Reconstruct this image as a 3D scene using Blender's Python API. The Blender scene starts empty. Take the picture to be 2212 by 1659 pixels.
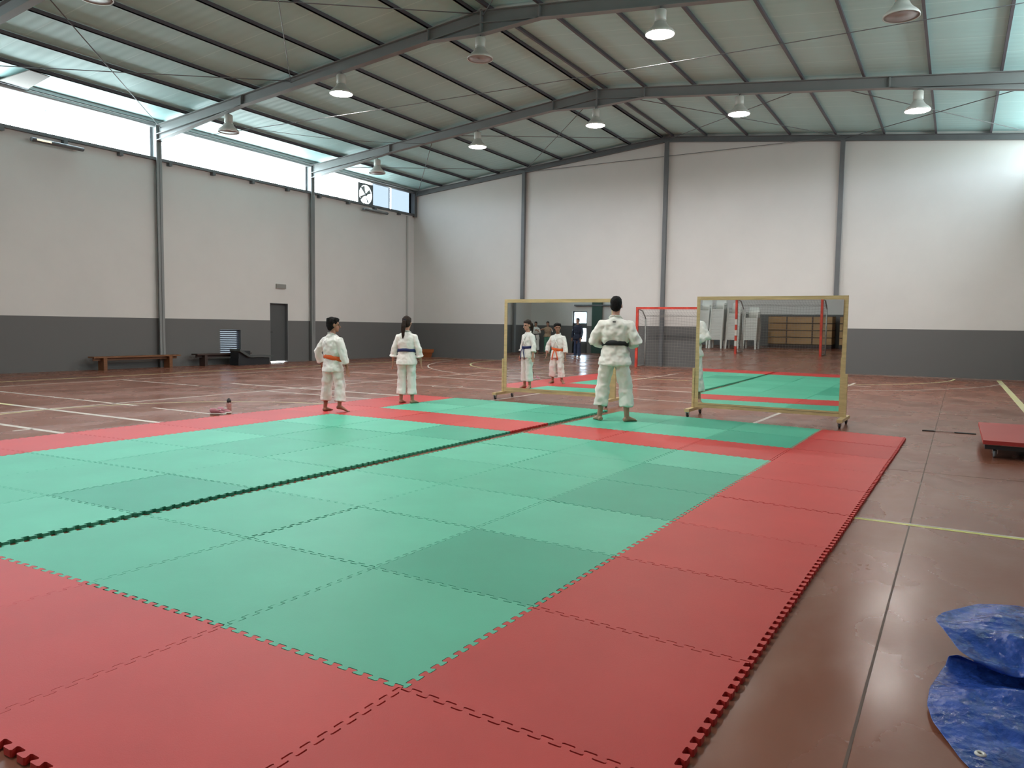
import bpy, bmesh, math, random
from mathutils import Vector, Matrix, noise
R = math.radians
sc = bpy.context.scene
COL = sc.collection
random.seed(7)

# ------------------------------------------------------------------ camera
cam_d = bpy.data.cameras.new('camera'); cam = bpy.data.objects.new('camera', cam_d); COL.objects.link(cam)
cam_d.sensor_width = 36; cam_d.lens = 26.808; cam_d.clip_start = .05; cam_d.clip_end = 300
_r = Vector((.50204, -.86472, .01449)); _u = Vector((.05758, .05014, .99708)); _f = Vector((.86292, .49974, -.07496))
cam.matrix_world = Matrix(((_r.x, _u.x, -_f.x, -2.127), (_r.y, _u.y, -_f.y, -1.718), (_r.z, _u.z, -_f.z, 1.333), (0, 0, 0, 1)))
sc.camera = cam

# ------------------------------------------------------------------ room sizes (metres)
YL, YR, XB, XF = 18.46, -3.86, 24.19, -14.2
YC = 7.35
WAIN = 1.43; SILL = 6.0
FR = [24.10, 18.12, 12.05, 5.98, -.09, -6.16, -12.23]
def zt(y): return 8.03 - .1 * abs(y - YC)          # underside of the purlins
def zr(y): return zt(y) + .095                       # underside of the roof lining

# ------------------------------------------------------------------ light
w = bpy.data.worlds.new('sky'); sc.world = w; w.use_nodes = True
bg = w.node_tree.nodes['Background']; bg.inputs[0].default_value = (.80, .92, 1, 1); bg.inputs[1].default_value = 22
# open sky above, sunlit pale ground below the horizon
_tc = w.node_tree.nodes.new('ShaderNodeTexCoord'); _sx = w.node_tree.nodes.new('ShaderNodeSeparateXYZ'); _rp = w.node_tree.nodes.new('ShaderNodeValToRGB')
w.node_tree.links.new(_tc.outputs['Generated'], _sx.inputs[0]); w.node_tree.links.new(_sx.outputs[2], _rp.inputs[0]); w.node_tree.links.new(_rp.outputs[0], bg.inputs[0])
_rp.color_ramp.elements[0].position = 0; _rp.color_ramp.elements[0].color = (.62, .68, .66, 1); _rp.color_ramp.elements[1].position = .06; _rp.color_ramp.elements[1].color = (.84, .94, 1, 1)
def portal(name, x0, x1, y, z0, z1, face):
    l = bpy.data.lights.new(name, 'AREA'); l.shape = 'RECTANGLE'; l.size = x1 - x0; l.size_y = z1 - z0
    l.cycles.is_portal = True
    o = bpy.data.objects.new(name, l); COL.objects.link(o)
    o.location = ((x0 + x1) / 2, y, (z0 + z1) / 2); o.rotation_euler = (R(90 if face > 0 else -90), 0, 0)
portal('daylight_left', XF, XB, YL + .15, SILL, 6.95, -1)
portal('daylight_right', 5.9, XB, YR - .15, SILL, 6.95, 1)
sc.view_settings.view_transform = 'Standard'; sc.view_settings.look = 'None'
sc.view_settings.gamma = 1; sc.view_settings.use_curve_mapping = False
sc.view_settings.exposure = 0.49
sc.cycles.use_denoising = True
sc.cycles.max_bounces = 10; sc.cycles.diffuse_bounces = 6; sc.cycles.glossy_bounces = 5; sc.cycles.transparent_max_bounces = 12
sc.cycles.caustics_reflective = False; sc.cycles.caustics_refractive = False
sc.cycles.sample_clamp_indirect = 6
LAMP_E = 180

# ------------------------------------------------------------------ helpers
def tag(o, label=None, cat=None, group=None, kind=None):
    if label: o['label'] = label
    if cat: o['category'] = cat
    if group: o['group'] = group
    if kind: o['kind'] = kind
    return o
def empty(name, loc=(0, 0, 0), rz=0):
    o = bpy.data.objects.new(name, None); COL.objects.link(o)
    o.location = loc; o.rotation_euler = (0, 0, rz); o.empty_display_size = .1
    return o
def copy_tree(o, parent=None):
    c = o.copy(); COL.objects.link(c)
    if parent: c.parent = parent
    for ch in list(o.children): copy_tree(ch, c)
    return c
class MB:
    def __init__(s): s.v = []; s.f = []; s.sm = []
    def add(s, vs, fs, smooth=False):
        n = len(s.v); s.v += [tuple(p) for p in vs]; s.f += [tuple(i + n for i in f) for f in fs]; s.sm += [smooth] * len(fs); return s
    def box(s, a, b, M=None):
        x0, y0, z0 = a; x1, y1, z1 = b
        if x0 > x1: x0, x1 = x1, x0
        if y0 > y1: y0, y1 = y1, y0
        if z0 > z1: z0, z1 = z1, z0
        vs = [Vector(p) for p in ((x0, y0, z0), (x1, y0, z0), (x1, y1, z0), (x0, y1, z0), (x0, y0, z1), (x1, y0, z1), (x1, y1, z1), (x0, y1, z1))]
        if M: vs = [M @ p for p in vs]
        return s.add(vs, [(0, 3, 2, 1), (4, 5, 6, 7), (0, 1, 5, 4), (1, 2, 6, 5), (2, 3, 7, 6), (3, 0, 4, 7)])
    def beam(s, p, q, w_, h, up=(0, 0, 1)):
        p = Vector(p); q = Vector(q); d = (q - p).normalized(); up = Vector(up)
        sd = d.cross(up).normalized(); u = sd.cross(d)
        vs = [c + sd * (i * w_ / 2) + u * (j * h / 2) for c in (p, q) for i, j in ((-1, -1), (1, -1), (1, 1), (-1, 1))]
        return s.add(vs, [(0, 1, 2, 3), (7, 6, 5, 4), (0, 4, 5, 1), (1, 5, 6, 2), (2, 6, 7, 3), (3, 7, 4, 0)])
    def loft(s, pts, rad, side=(0, 1, 0), n=12, caps=True, power=2.0):
        """closed tube through pts; rad = (half width along side, half depth across)"""
        pts = [Vector(p) for p in pts]; rings = []
        for i, p in enumerate(pts):
            a = pts[max(i - 1, 0)]; b = pts[min(i + 1, len(pts) - 1)]
            d = (b - a).normalized(); sd = Vector(side); sd = (sd - d * sd.dot(d))
            if sd.length < 1e-4: sd = d.orthogonal()
            sd.normalize(); o = d.cross(sd); ra, rb = rad[i] if isinstance(rad[i], (tuple, list)) else (rad[i], rad[i])
            ring = []
            for k in range(n):
                t = 2 * math.pi * k / n; c, q = math.cos(t), math.sin(t)
                c = math.copysign(abs(c) ** (2 / power), c); q = math.copysign(abs(q) ** (2 / power), q)
                ring.append(p + sd * (ra * c) + o * (rb * q))
            rings.append(ring)
        vs = [v for r_ in rings for v in r_]; fs = []
        for i in range(len(rings) - 1):
            for k in range(n):
                fs.append((i * n + k, i * n + (k + 1) % n, (i + 1) * n + (k + 1) % n, (i + 1) * n + k))
        s.add(vs, fs, True)
        if caps: 
            m = len(s.v) - len(vs)
            s.f.append(tuple(m + k for k in reversed(range(n)))); s.sm.append(False)
            s.f.append(tuple(m + (len(rings) - 1) * n + k for k in range(n))); s.sm.append(False)
        return s
    def tube(s, pts, r_, n=8): return s.loft(pts, [r_] * len(pts), (.13, .31, .94) , n)
    def ell(s, c, r_, n=14, m=9, M=None):
        vs = []; fs = []; c = Vector(c)
        for i in range(m + 1):
            a = math.pi * i / m
            for k in range(n):
                t = 2 * math.pi * k / n
                p = Vector((r_[0] * math.sin(a) * math.cos(t), r_[1] * math.sin(a) * math.sin(t), r_[2] * math.cos(a)))
                if M: p = M @ p
                vs.append(c + p)
        for i in range(m):
            for k in range(n): fs.append((i * n + k, (i + 1) * n + k, (i + 1) * n + (k + 1) % n, i * n + (k + 1) % n))
        return s.add(vs, fs, True)
    def lathe(s, c, prof, n=24):
        vs = []; fs = []; c = Vector(c)
        for r_, z in prof:
            for k in range(n):
                t = 2 * math.pi * k / n; vs.append(c + Vector((r_ * math.cos(t), r_ * math.sin(t), z)))
        for i in range(len(prof) - 1):
            for k in range(n): fs.append((i * n + k, i * n + (k + 1) % n, (i + 1) * n + (k + 1) % n, (i + 1) * n + k))
        return s.add(vs, fs, True)
    def prism(s, poly, z0, z1):
        n = len(poly); vs = [(x, y, z0) for x, y in poly] + [(x, y, z1) for x, y in poly]
        return s.add(vs, [tuple(reversed(range(n))), tuple(range(n, 2 * n))] + [(i, (i + 1) % n, n + (i + 1) % n, n + i) for i in range(n)])
    def build(s, name, mat, parent=None):
        me = bpy.data.meshes.new(name); me.from_pydata(s.v, [], s.f); me.validate()
        if len(s.sm) == len(me.polygons): me.polygons.foreach_set('use_smooth', s.sm)
        me.materials.append(mat); me.update()
        o = bpy.data.objects.new(name, me); COL.objects.link(o)
        if parent: o.parent = parent
        return o
def bake(o):
    """freeze the modifiers into the mesh"""
    dg = bpy.context.evaluated_depsgraph_get(); dg.update()
    me = bpy.data.meshes.new_from_object(o.evaluated_get(dg)); me.name = o.name
    me.polygons.foreach_set('use_smooth', [True] * len(me.polygons))
    o.modifiers.clear(); o.data = me
    return o
def remesh(o, vox, it=3, fac=.5, wr=0, wsize=.12):
    m = o.modifiers.new('r', 'REMESH'); m.mode = 'VOXEL'; m.voxel_size = vox; m.use_smooth_shade = True
    m = o.modifiers.new('s', 'SMOOTH'); m.iterations = it; m.factor = fac
    if wr:
        t = bpy.data.textures.new('fold', 'CLOUDS'); t.noise_scale = wsize; t.noise_depth = 1
        m = o.modifiers.new('d', 'DISPLACE'); m.texture = t; m.strength = wr; m.mid_level = .5
    return bake(o)

def mat(name, col, rough=.5, metal=0, var=0, vscale=2.0, vcol=None, bump=0, bscale=60, spec=.5, rvar=0, stretch=(1, 1, 1), sheen=0):
    m = bpy.data.materials.new(name); m.use_nodes = True; nt = m.node_tree; N = nt.nodes; L = nt.links
    b = N['Principled BSDF']; b.inputs['Base Color'].default_value = (*col, 1); b.inputs['Roughness'].default_value = rough
    b.inputs['Metallic'].default_value = metal; b.inputs['Specular IOR Level'].default_value = spec
    if sheen: b.inputs['Sheen Weight'].default_value = sheen
    tc = N.new('ShaderNodeTexCoord'); mp = N.new('ShaderNodeMapping'); mp.inputs['Scale'].default_value = stretch; L.new(tc.outputs['Object'], mp.inputs[0])
    if var or rvar:
        nz = N.new('ShaderNodeTexNoise'); nz.inputs['Scale'].default_value = vscale; nz.inputs['Detail'].default_value = 6; nz.inputs['Roughness'].default_value = .6
        L.new(mp.outputs[0], nz.inputs['Vector'])
        rp = N.new('ShaderNodeValToRGB'); rp.color_ramp.elements[0].position = .35; rp.color_ramp.elements[1].position = .68
        L.new(nz.outputs['Fac'], rp.inputs[0])
        if var:
            mx = N.new('ShaderNodeMix'); mx.data_type = 'RGBA'
            v2 = vcol or tuple(min(1, c * (1 + var)) for c in col)
            v1 = col if vcol else tuple(c * (1 - var) for c in col)
            mx.inputs[6].default_value = (*v1, 1); mx.inputs[7].default_value = (*v2, 1)
            L.new(rp.outputs[0], mx.inputs[0]); L.new(mx.outputs[2], b.inputs['Base Color'])
        if rvar:
            mr = N.new('ShaderNodeMapRange'); mr.inputs[3].default_value = max(.03, rough - rvar); mr.inputs[4].default_value = rough + rvar
            L.new(rp.outputs[0], mr.inputs[0]); L.new(mr.outputs[0], b.inputs['Roughness'])
    if bump:
        n2 = N.new('ShaderNodeTexNoise'); n2.inputs['Scale'].default_value = bscale; n2.inputs['Detail'].default_value = 4
        L.new(mp.outputs[0], n2.inputs['Vector'])
        bp = N.new('ShaderNodeBump'); bp.inputs['Strength'].default_value = bump; bp.inputs['Distance'].default_value = .01
        L.new(n2.outputs['Fac'], bp.inputs['Height']); L.new(bp.outputs[0], b.inputs['Normal'])
    return m
def emat(name, col, s):
    m = bpy.data.materials.new(name); m.use_nodes = True; nt = m.node_tree
    nt.nodes.remove(nt.nodes['Principled BSDF']); e = nt.nodes.new('ShaderNodeEmission'); e.inputs[0].default_value = (*col, 1); e.inputs[1].default_value = s
    nt.links.new(e.outputs[0], nt.nodes['Material Output'].inputs[0]); return m
def pane_mat(name, tint, gloss=.06, rough=.1):
    m = bpy.data.materials.new(name); m.use_nodes = True; nt = m.node_tree; nt.nodes.remove(nt.nodes['Principled BSDF'])
    t = nt.nodes.new('ShaderNodeBsdfTransparent'); t.inputs[0].default_value = (*tint, 1)
    g = nt.nodes.new('ShaderNodeBsdfGlossy'); g.inputs['Roughness'].default_value = rough
    x = nt.nodes.new('ShaderNodeMixShader'); x.inputs[0].default_value = gloss
    nt.links.new(t.outputs[0], x.inputs[1]); nt.links.new(g.outputs[0], x.inputs[2]); nt.links.new(x.outputs[0], nt.nodes['Material Output'].inputs[0])
    return m

def wall_mat():
    m = mat('wall_paint', (.65, .625, .60), .75, var=.03, vscale=.5, bump=.15, bscale=90)
    nt = m.node_tree; N = nt.nodes; L = nt.links; b = N['Principled BSDF']
    src = b.inputs['Base Color'].links[0].from_socket
    g = N.new('ShaderNodeNewGeometry'); sx = N.new('ShaderNodeSeparateXYZ'); L.new(g.outputs['Position'], sx.inputs[0])
    lt = N.new('ShaderNodeMath'); lt.operation = 'LESS_THAN'; lt.inputs[1].default_value = WAIN; L.new(sx.outputs[2], lt.inputs[0])
    mx = N.new('ShaderNodeMix'); mx.data_type = 'RGBA'; L.new(lt.outputs[0], mx.inputs[0]); L.new(src, mx.inputs[6]); mx.inputs[7].default_value = (.135, .133, .130, 1)
    L.new(mx.outputs[2], b.inputs['Base Color']); return m
M = {}
M['wall'] = wall_mat()
M['steel'] = mat('grey_painted_steel', (.22, .225, .225), .45, var=.05, vscale=1.5)
M['steel_d'] = mat('dark_painted_steel', (.13, .135, .14), .5, var=.08)
M['purlin'] = mat('purlin_steel', (.085, .075, .09), .5)
M['gutter'] = mat('pale_galvanised_steel', (.42, .42, .42), .35, metal=.3)
M['plastic_w'] = mat('white_plastic', (.66, .67, .64), .35)
M['door'] = mat('dark_grey_door_paint', (.075, .078, .08), .45)
M['green_door'] = mat('dark_green_door_paint', (.03, .07, .055), .5)
M['wood'] = mat('pale_pine', (.56, .42, .21), .45, var=.16, vscale=3, stretch=(1, 1, 8), bump=.1)
M['wood_h'] = mat('pale_pine_rail', (.56, .42, .21), .45, var=.16, vscale=3, stretch=(1, 1, 10), bump=.1)
M['bench'] = mat('varnished_brown_wood', (.20, .085, .035), .35, var=.2, vscale=4, stretch=(1, 10, 10))
M['bench_d'] = mat('dark_brown_wood', (.05, .03, .025), .5)
M['table'] = mat('brown_table_board', (.36, .22, .10), .45, var=.15, vscale=3)
M['red_paint'] = mat('red_goal_paint', (.62, .06, .035), .35, var=.25, vscale=5)
M['white_paint'] = mat('white_goal_paint', (.66, .64, .6), .4)
M['galv'] = mat('galvanised_tube', (.42, .42, .4), .4, metal=.4)
M['net'] = mat('net_cord', (.30, .28, .26), .8)
M['rubber'] = mat('black_rubber', (.02, .02, .02), .6)
M['chrome'] = mat('caster_steel', (.6, .6, .6), .25, metal=1)
M['line_w'] = mat('white_court_paint', (.70, .66, .60), .3, var=.35, vscale=3, vcol=(.52, .45, .39))
M['line_y'] = mat('yellow_court_paint', (.70, .68, .30), .3, var=.2, vscale=3, vcol=(.72, .69, .45))
M['joint'] = mat('floor_joint', (.10, .056, .04), .6)
M['gi'] = mat('white_cotton', (.80, .80, .77), .85, bump=.3, bscale=220, sheen=.2)
M['gi_m'] = mat('warm_white_cotton', (.80, .785, .73), .85, bump=.3, bscale=220, sheen=.2)
M['skin'] = mat('skin', (.42, .22, .15), .5, var=.1, vscale=12)
M['skin_b'] = mat('tanned_skin', (.30, .145, .09), .5, var=.1, vscale=12)
M['hair'] = mat('black_hair', (.009, .008, .008), .8, spec=.2, bump=.6, bscale=150, stretch=(1, 1, .2))
M['hair_b'] = mat('dark_brown_hair', (.030, .020, .016), .8, spec=.2, bump=.6, bscale=150, stretch=(1, 1, .2))
M['belt_k'] = mat('black_belt', (.008, .009, .012), .7)
M['belt_o'] = mat('orange_belt', (.72, .12, .02), .7)
M['belt_b'] = mat('navy_belt', (.012, .022, .11), .7)
M['navy'] = mat('navy_cloth', (.010, .014, .035), .8)
M['jeans'] = mat('blue_jeans', (.03, .045, .10), .8)
M['teal'] = mat('green_cloth', (.10, .28, .20), .8)
M['tan'] = mat('tan_cloth', (.40, .27, .18), .8)
M['eye'] = mat('eye', (.02, .015, .012), .2)

def mirror_mat():
    m = mat('mirror_glass', (.93, .94, .92), .012, metal=1); return m
M['mirror'] = mirror_mat()

def floor_mat():
    m = mat('sealed_red_concrete', (.20, .105, .075),  .30, spec=.24); nt = m.node_tree; N = nt.nodes; L = nt.links; b = N['Principled BSDF']
    tc = N.new('ShaderNodeTexCoord')
    def nz(scale, det, st=(1, 1, 1)):
        mp = N.new('ShaderNodeMapping'); mp.inputs['Scale'].default_value = st; L.new(tc.outputs['Object'], mp.inputs[0])
        n = N.new('ShaderNodeTexNoise'); n.inputs['Scale'].default_value = scale; n.inputs['Detail'].default_value = det; L.new(mp.outputs[0], n.inputs['Vector']); return n
    a = nz(.55, 8); r1 = N.new('ShaderNodeValToRGB'); L.new(a.outputs['Fac'], r1.inputs[0])
    r1.color_ramp.elements[0].position = .35; r1.color_ramp.elements[0].color = (.200, .068, .040, 1)
    r1.color_ramp.elements[1].position = .66; r1.color_ramp.elements[1].color = (.238, .094, .060, 1)
    c = nz(1.6, 9, (.7, 1.4, 1)); r2 = N.new('ShaderNodeValToRGB'); L.new(c.outputs['Fac'], r2.inputs[0])
    r2.color_ramp.elements[0].position = .52; r2.color_ramp.elements[0].color = (0, 0, 0, 1)
    r2.color_ramp.elements[1].position = .80; r2.color_ramp.elements[1].color = (.5, .5, .5, 1)
    mx = N.new('ShaderNodeMix'); mx.data_type = 'RGBA'; L.new(r2.outputs[0], mx.inputs[0]); L.new(r1.outputs[0], mx.inputs[6]); mx.inputs[7].default_value = (.31, .18, .135, 1)
    L.new(mx.outputs[2], b.inputs['Base Color'])
    d = nz(.8, 7, (1, 1.6, 1)); mr = N.new('ShaderNodeMapRange'); mr.inputs[1].default_value = .3; mr.inputs[2].default_value = .7; mr.inputs[3].default_value = .15; mr.inputs[4].default_value = .38
    L.new(d.outputs['Fac'], mr.inputs[0]); L.new(mr.outputs[0], b.inputs['Roughness'])
    e = nz(25, 3); bp = N.new('ShaderNodeBump'); bp.inputs['Strength'].default_value = .04; bp.inputs['Distance'].default_value = .01; L.new(e.outputs['Fac'], bp.inputs['Height']); L.new(bp.outputs[0], b.inputs['Normal'])
    return m
M['floor'] = floor_mat()
def roof_mat():
    m = mat('grey_green_roof_lining', (.33, .37, .35), .5, spec=.35); nt = m.node_tree; N = nt.nodes; L = nt.links; b = N['Principled BSDF']
    tc = N.new('ShaderNodeTexCoord'); sx = N.new('ShaderNodeSeparateXYZ'); L.new(tc.outputs['Object'], sx.inputs[0])
    mo = N.new('ShaderNodeMath'); mo.operation = 'FRACT'; L.new(sx.outputs[0], mo.inputs[0])
    lt = N.new('ShaderNodeMath'); lt.operation = 'LESS_THAN'; lt.inputs[1].default_value = .03; L.new(mo.outputs[0], lt.inputs[0])
    mp = N.new('ShaderNodeMapping'); mp.inputs['Scale'].default_value = (3, .25, 1); L.new(tc.outputs['Object'], mp.inputs[0])
    n = N.new('ShaderNodeTexNoise'); n.inputs['Scale'].default_value = 1.5; n.inputs['Detail'].default_value = 5; L.new(mp.outputs[0], n.inputs['Vector'])
    mx = N.new('ShaderNodeMix'); mx.data_type = 'RGBA'; L.new(n.outputs['Fac'], mx.inputs[0]); mx.inputs[6].default_value = (.47, .74, .74, 1); mx.inputs[7].default_value = (.53, .80, .80, 1)
    m2 = N.new('ShaderNodeMix'); m2.data_type = 'RGBA'; L.new(lt.outputs[0], m2.inputs[0]); L.new(mx.outputs[2], m2.inputs[6]); m2.inputs[7].default_value = (.62, .88, .88, 1)
    L.new(m2.outputs[2], b.inputs['Base Color'])
    wv = N.new('ShaderNodeMath'); wv.operation = 'SINE'; ml = N.new('ShaderNodeMath'); ml.operation = 'MULTIPLY'; ml.inputs[1].default_value = 25; L.new(sx.outputs[0], ml.inputs[0]); L.new(ml.outputs[0], wv.inputs[0])
    bp = N.new('ShaderNodeBump'); bp.inputs['Strength'].default_value = .12; bp.inputs['Distance'].default_value = .02; L.new(wv.outputs[0], bp.inputs['Height']); L.new(bp.outputs[0], b.inputs['Normal'])
    return m
M['roof'] = roof_mat()

# ------------------------------------------------------------------ the shell
def struct(o): o['kind'] = 'structure'; return o
fl = struct(MB().box((XF - .2, YR - .2, -.2), (XB + .2, YL + .2, 0)).build('floor', M['floor']))
# painted court markings and joints: pattern of the floor
def strip(p, q, w_, m, nm='court_line', z=.0015):
    p = Vector((*p, 0)); q = Vector((*q, 0)); d = (q - p).normalized(); s_ = Vector((-d.y, d.x, 0)) * w_ / 2
    return MB().prism([(p - s_)[:2], (q - s_)[:2], (q + s_)[:2], (p + s_)[:2]], .0003, z).build(nm, m, fl)
def arc(c, r_, a0, a1, w_, m, n=60, z=.0018):
    mb = MB(); pts = []
    for k in range(n + 1):
        t = R(a0 + (a1 - a0) * k / n); pts.append((math.cos(t), math.sin(t)))
    for k in range(n):
        a, b = pts[k], pts[k + 1]; ri, ro = r_ - w_ / 2, r_ + w_ / 2
        mb.add([(c[0] + ri * a[0], c[1] + ri * a[1], z), (c[0] + ro * a[0], c[1] + ro * a[1], z), (c[0] + ro * b[0], c[1] + ro * b[1], z), (c[0] + ri * b[0], c[1] + ri * b[1], z)], [(0, 1, 2, 3)])
    return mb.build('court_line', m, fl)
Y_, W_ = M['line_y'], M['line_w']
strip((-13.5, 15.82), (23.6, 15.82), .06, Y_); strip((-13.5, -2.85), (23.6, -2.85), .12, Y_)
strip((-6, 14.62), (17, 14.62), .05, W_); strip((5.28, 14.6), (5.28, 9.4), .06, W_); strip((5.25, 8.97), (5.25, 7.3), .06, W_)
strip((8.38, 14.6), (8.40, 7), .06, W_); strip((9.27, 12), (9.3, 6), .05, W_)
strip((4.22, 15.8), (4.22, 11), .09, Y_); strip((4.22, 11), (4.20, 7), .09, W_); strip((3.78, -1), (3.76, -2.85), .045, mat('bright_yellow_court_paint', (.66, .66, .12), .3)); strip((3.80, -1), (3.80, -3), .03, W_)
strip((-3, 10.02), (17.2, 10.0), .05, W_); strip((2.95, 9.3), (2.95, 7.2), .08, W_); strip((2.72, 7.98), (2.95, 7.98), .05, W_)
strip((11.6, 12.5), (11.5, 2), .05, W_); strip((14.05, 13), (13.7, 2), .08, W_); strip((18.3, 12), (18.3, 0), .06, W_)
strip((9.3, 5.47), (20.2, 5.43), .05, W_); strip((9.0, .72), (19.5, .48), .06, W_); strip((8.4, 10.06), (8.4, 12), .05, W_)
strip((23.62, 15.8), (23.62, -2.85), .06, W_); strip((24.08, 18.4), (24.08, -3.8), .03, W_)
strip((9.22, 5), (9.22, 12), .04, W_)
arc((4.2, 6.8), 3.12, 0, 360, .05, Y_); arc((23.5, 7.6), 6.25, 90, 180, .06, Y_); arc((23.5, 4.5), 6.25, 180, 270, .07, Y_); strip((17.25, 7.6), (17.25, 4.5), .06, Y_)
arc((11.65, 7.9), .33, 0, 360, .03, W_, 24); arc((23.5, 6.0), 9, 100, 260, .05, W_, 40, .0022)
for y in (-1.5, 4.6, 10.7, 16.8): strip((XF, y - (-.12 if y < 0 else 0) - .03), (XB, y + (-.12 if y < 0 else 0)), .010, M['joint'], 'expansion_joint', .001)
for x in (-12, -6, 0, 6.1, 12.2, 18.3): strip((x, YR), (x, YL), .012, M['joint'], 'expansion_joint', .001)

# roof lining: two slopes
cb = MB()
for a, b in ((YC, YL + .2), (YC, YR - .2)):
    cb.add([(XF - .2, a, zr(a)), (XB + .2, a, zr(a)), (XB + .2, b, zr(b)), (XF - .2, b, zr(b)), (XF - .2, a, zr(a) + .1), (XB + .2, a, zr(a) + .1), (XB + .2, b, zr(b) + .1), (XF - .2, b, zr(b) + .1)],
           [(0, 1, 2, 3), (7, 6, 5, 4), (0, 4, 5, 1), (1, 5, 6, 2), (2, 6, 7, 3), (3, 7, 4, 0)])
struct(cb.build('ceiling', M['roof']))
# long walls with openings below the high windows
def long_wall(name, y, s, holes):
    mb = MB(); y0, y1 = y, y + s * .2; x = XF - .2
    for (a, b, z0, z1) in holes:
        mb.box((x, y0, 0), (a, y1, SILL)); mb.box((a, y0, z1), (b, y1, SILL))
        if z0 > 0: mb.box((a, y0, 0), (b, y1, z0))
        x = b
    mb.box((x, y0, 0), (XB + .2, y1, SILL)); mb.box((XF - .2, y0, 6.93), (XB + .2, y1, 7.15))
    return struct(mb.build(name, M['wall']))
long_wall('wall_left', YL, 1, [(14.17, 15.02, .24, 1.12), (16.24, 17.05, 0, 2.02)])
long_wall('wall_right', YR, -1, [])
struct(MB().box((XF - .2, YR - .2, SILL), (5.98, YR, 6.93)).build('trim_5', M['wall']))
def end_wall(name, x, s, holes):
    mb = MB(); x0, x1 = x, x + s * .2; ys = YL + .2
    def top(y): return zr(y)
    segs = []; y = YR - .2
    for (a, b, z1) in sorted(holes): segs += [(y, a, 0), (a, b, z1)]; y = b
    segs.append((y, YL + .2, 0))
    for (a, b, z0) in segs:
        cuts = [a] + ([YC] if a < YC < b else []) + [b]
        for c, d in zip(cuts, cuts[1:]):
            mb.add([(x0, c, z0), (x0, d, z0), (x0, d, top(d)), (x0, c, top(c)), (x1, c, z0), (x1, d, z0), (x1, d, top(d)), (x1, c, top(c))],
                   [(0, 1, 2, 3), (7, 6, 5, 4), (0, 4, 5, 1), (1, 5, 6, 2), (2, 6, 7, 3), (3, 7, 4, 0)])
    return struct(mb.build(name, M['wall']))
end_wall('wall_back', XB, 1, []); end_wall('wall_front', XF, -1, [(15.1, 15.95, 2.2)])

# high windows, one per bay
pane = pane_mat('clear_polycarbonate', (.85, .89, .91)); pane_b = pane_mat('dusty_blue_polycarbonate', (.165, .178, .192), .04, .4); pane_r = pane_mat('milky_polycarbonate', (.70, .73, .74), .05, .3)
k = 0
for s, y, side in ((1, YL, 'left'), (-1, YR, 'right')):
    ys = y + s * .06
    for i in range(len(FR)):
        a = FR[i]; b = FR[i + 1] if i + 1 < len(FR) else XF
        if s < 0 and i > 2: continue
        k += 1
        wroot = empty(f'window_{k}', ((a + b) / 2, ys, 6.47)); wroot['kind'] = 'structure'
        A, B = b - wroot.location.x, a - wroot.location.x
        fb = MB(); n = 4
        for j in range(n + 1):
            x = A + (B - A) * j / n
            if 0 < j < n: fb.box((x - .008, -.015, -.47), (x + .008, .015, .46))
        fb.box((A, -.03, -.47), (B, .03, -.44)); fb.box((A, -.03, .43), (B, .03, .46))
        if not (s > 0 and i == 0): 
            fb.build('window_frame', M['gutter'], wroot)
            MB().box((A, .02, -.44), (B, .026, .43)).build('pane', pane if s > 0 else pane_r, wroot)
        else:
            # bay with the extractor fan: clear panes, a fan board, two dusty panes
            fx = 21.14 - wroot.location.x
            fb.build('window_frame', M['steel'], wroot)
            MB().box((A, .02, -.44), (fx - .42, .026, .43)).build('pane', pane, wroot)
            MB().box((fx + .45, .02, -.44), (fx + 1.55, .026, .43)).build('pane', pane_b, wroot)
            MB().box((fx + 1.62, .02, -.44), (B, .026, .43)).build('pane', pane_b, wroot)

# sills, eaves gutters
for s, y, side in ((1, YL, 'left'), (-1, YR, 'right')):
    mb = MB(); mb.box((XF, y - s * .10, 5.95), (XB, y + s * .02, 6.03))
    x = XF + .8
    while x < XB:
        mb.box((x - .05, y - s * .14, 5.86), (x + .05, y, 5.95)); x += 1.52
    struct(mb.build('trim_1' if s > 0 else 'trim_2', M['steel_d']))
    mb = MB(); mb.loft([(XF, y - s * .06, 6.93), (XB, y - s * .06, 6.93)], [(.055, .055)] * 2, (0, 1, 0), 12)
    struct(mb.build('trim_3' if s > 0 else 'trim_4', M['gutter']))

# door in the left wall
d = empty('door_1', (16.645, YL + .14, 0)); d['kind'] = 'structure'
MB().box((-.40, -.02, .022), (.40, .03, 2.0)).build('door_leaf', M['door'], d)
mb = MB().box((-.405, -.14, .0), (-.385, .04, 2.02)).box((.385, -.14, .0), (.405, .04, 2.02)).box((-.405, -.14, 2.0), (.405, .04, 2.02)); mb.build('door_frame', M['steel_d'], d)
MB().box((-.33, -.07, 1.02), (-.22, -.045, 1.04)).box((-.34, -.07, 1.0), (-.31, -.02, 1.06)).build('door_handle', M['rubber'], d)
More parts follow.
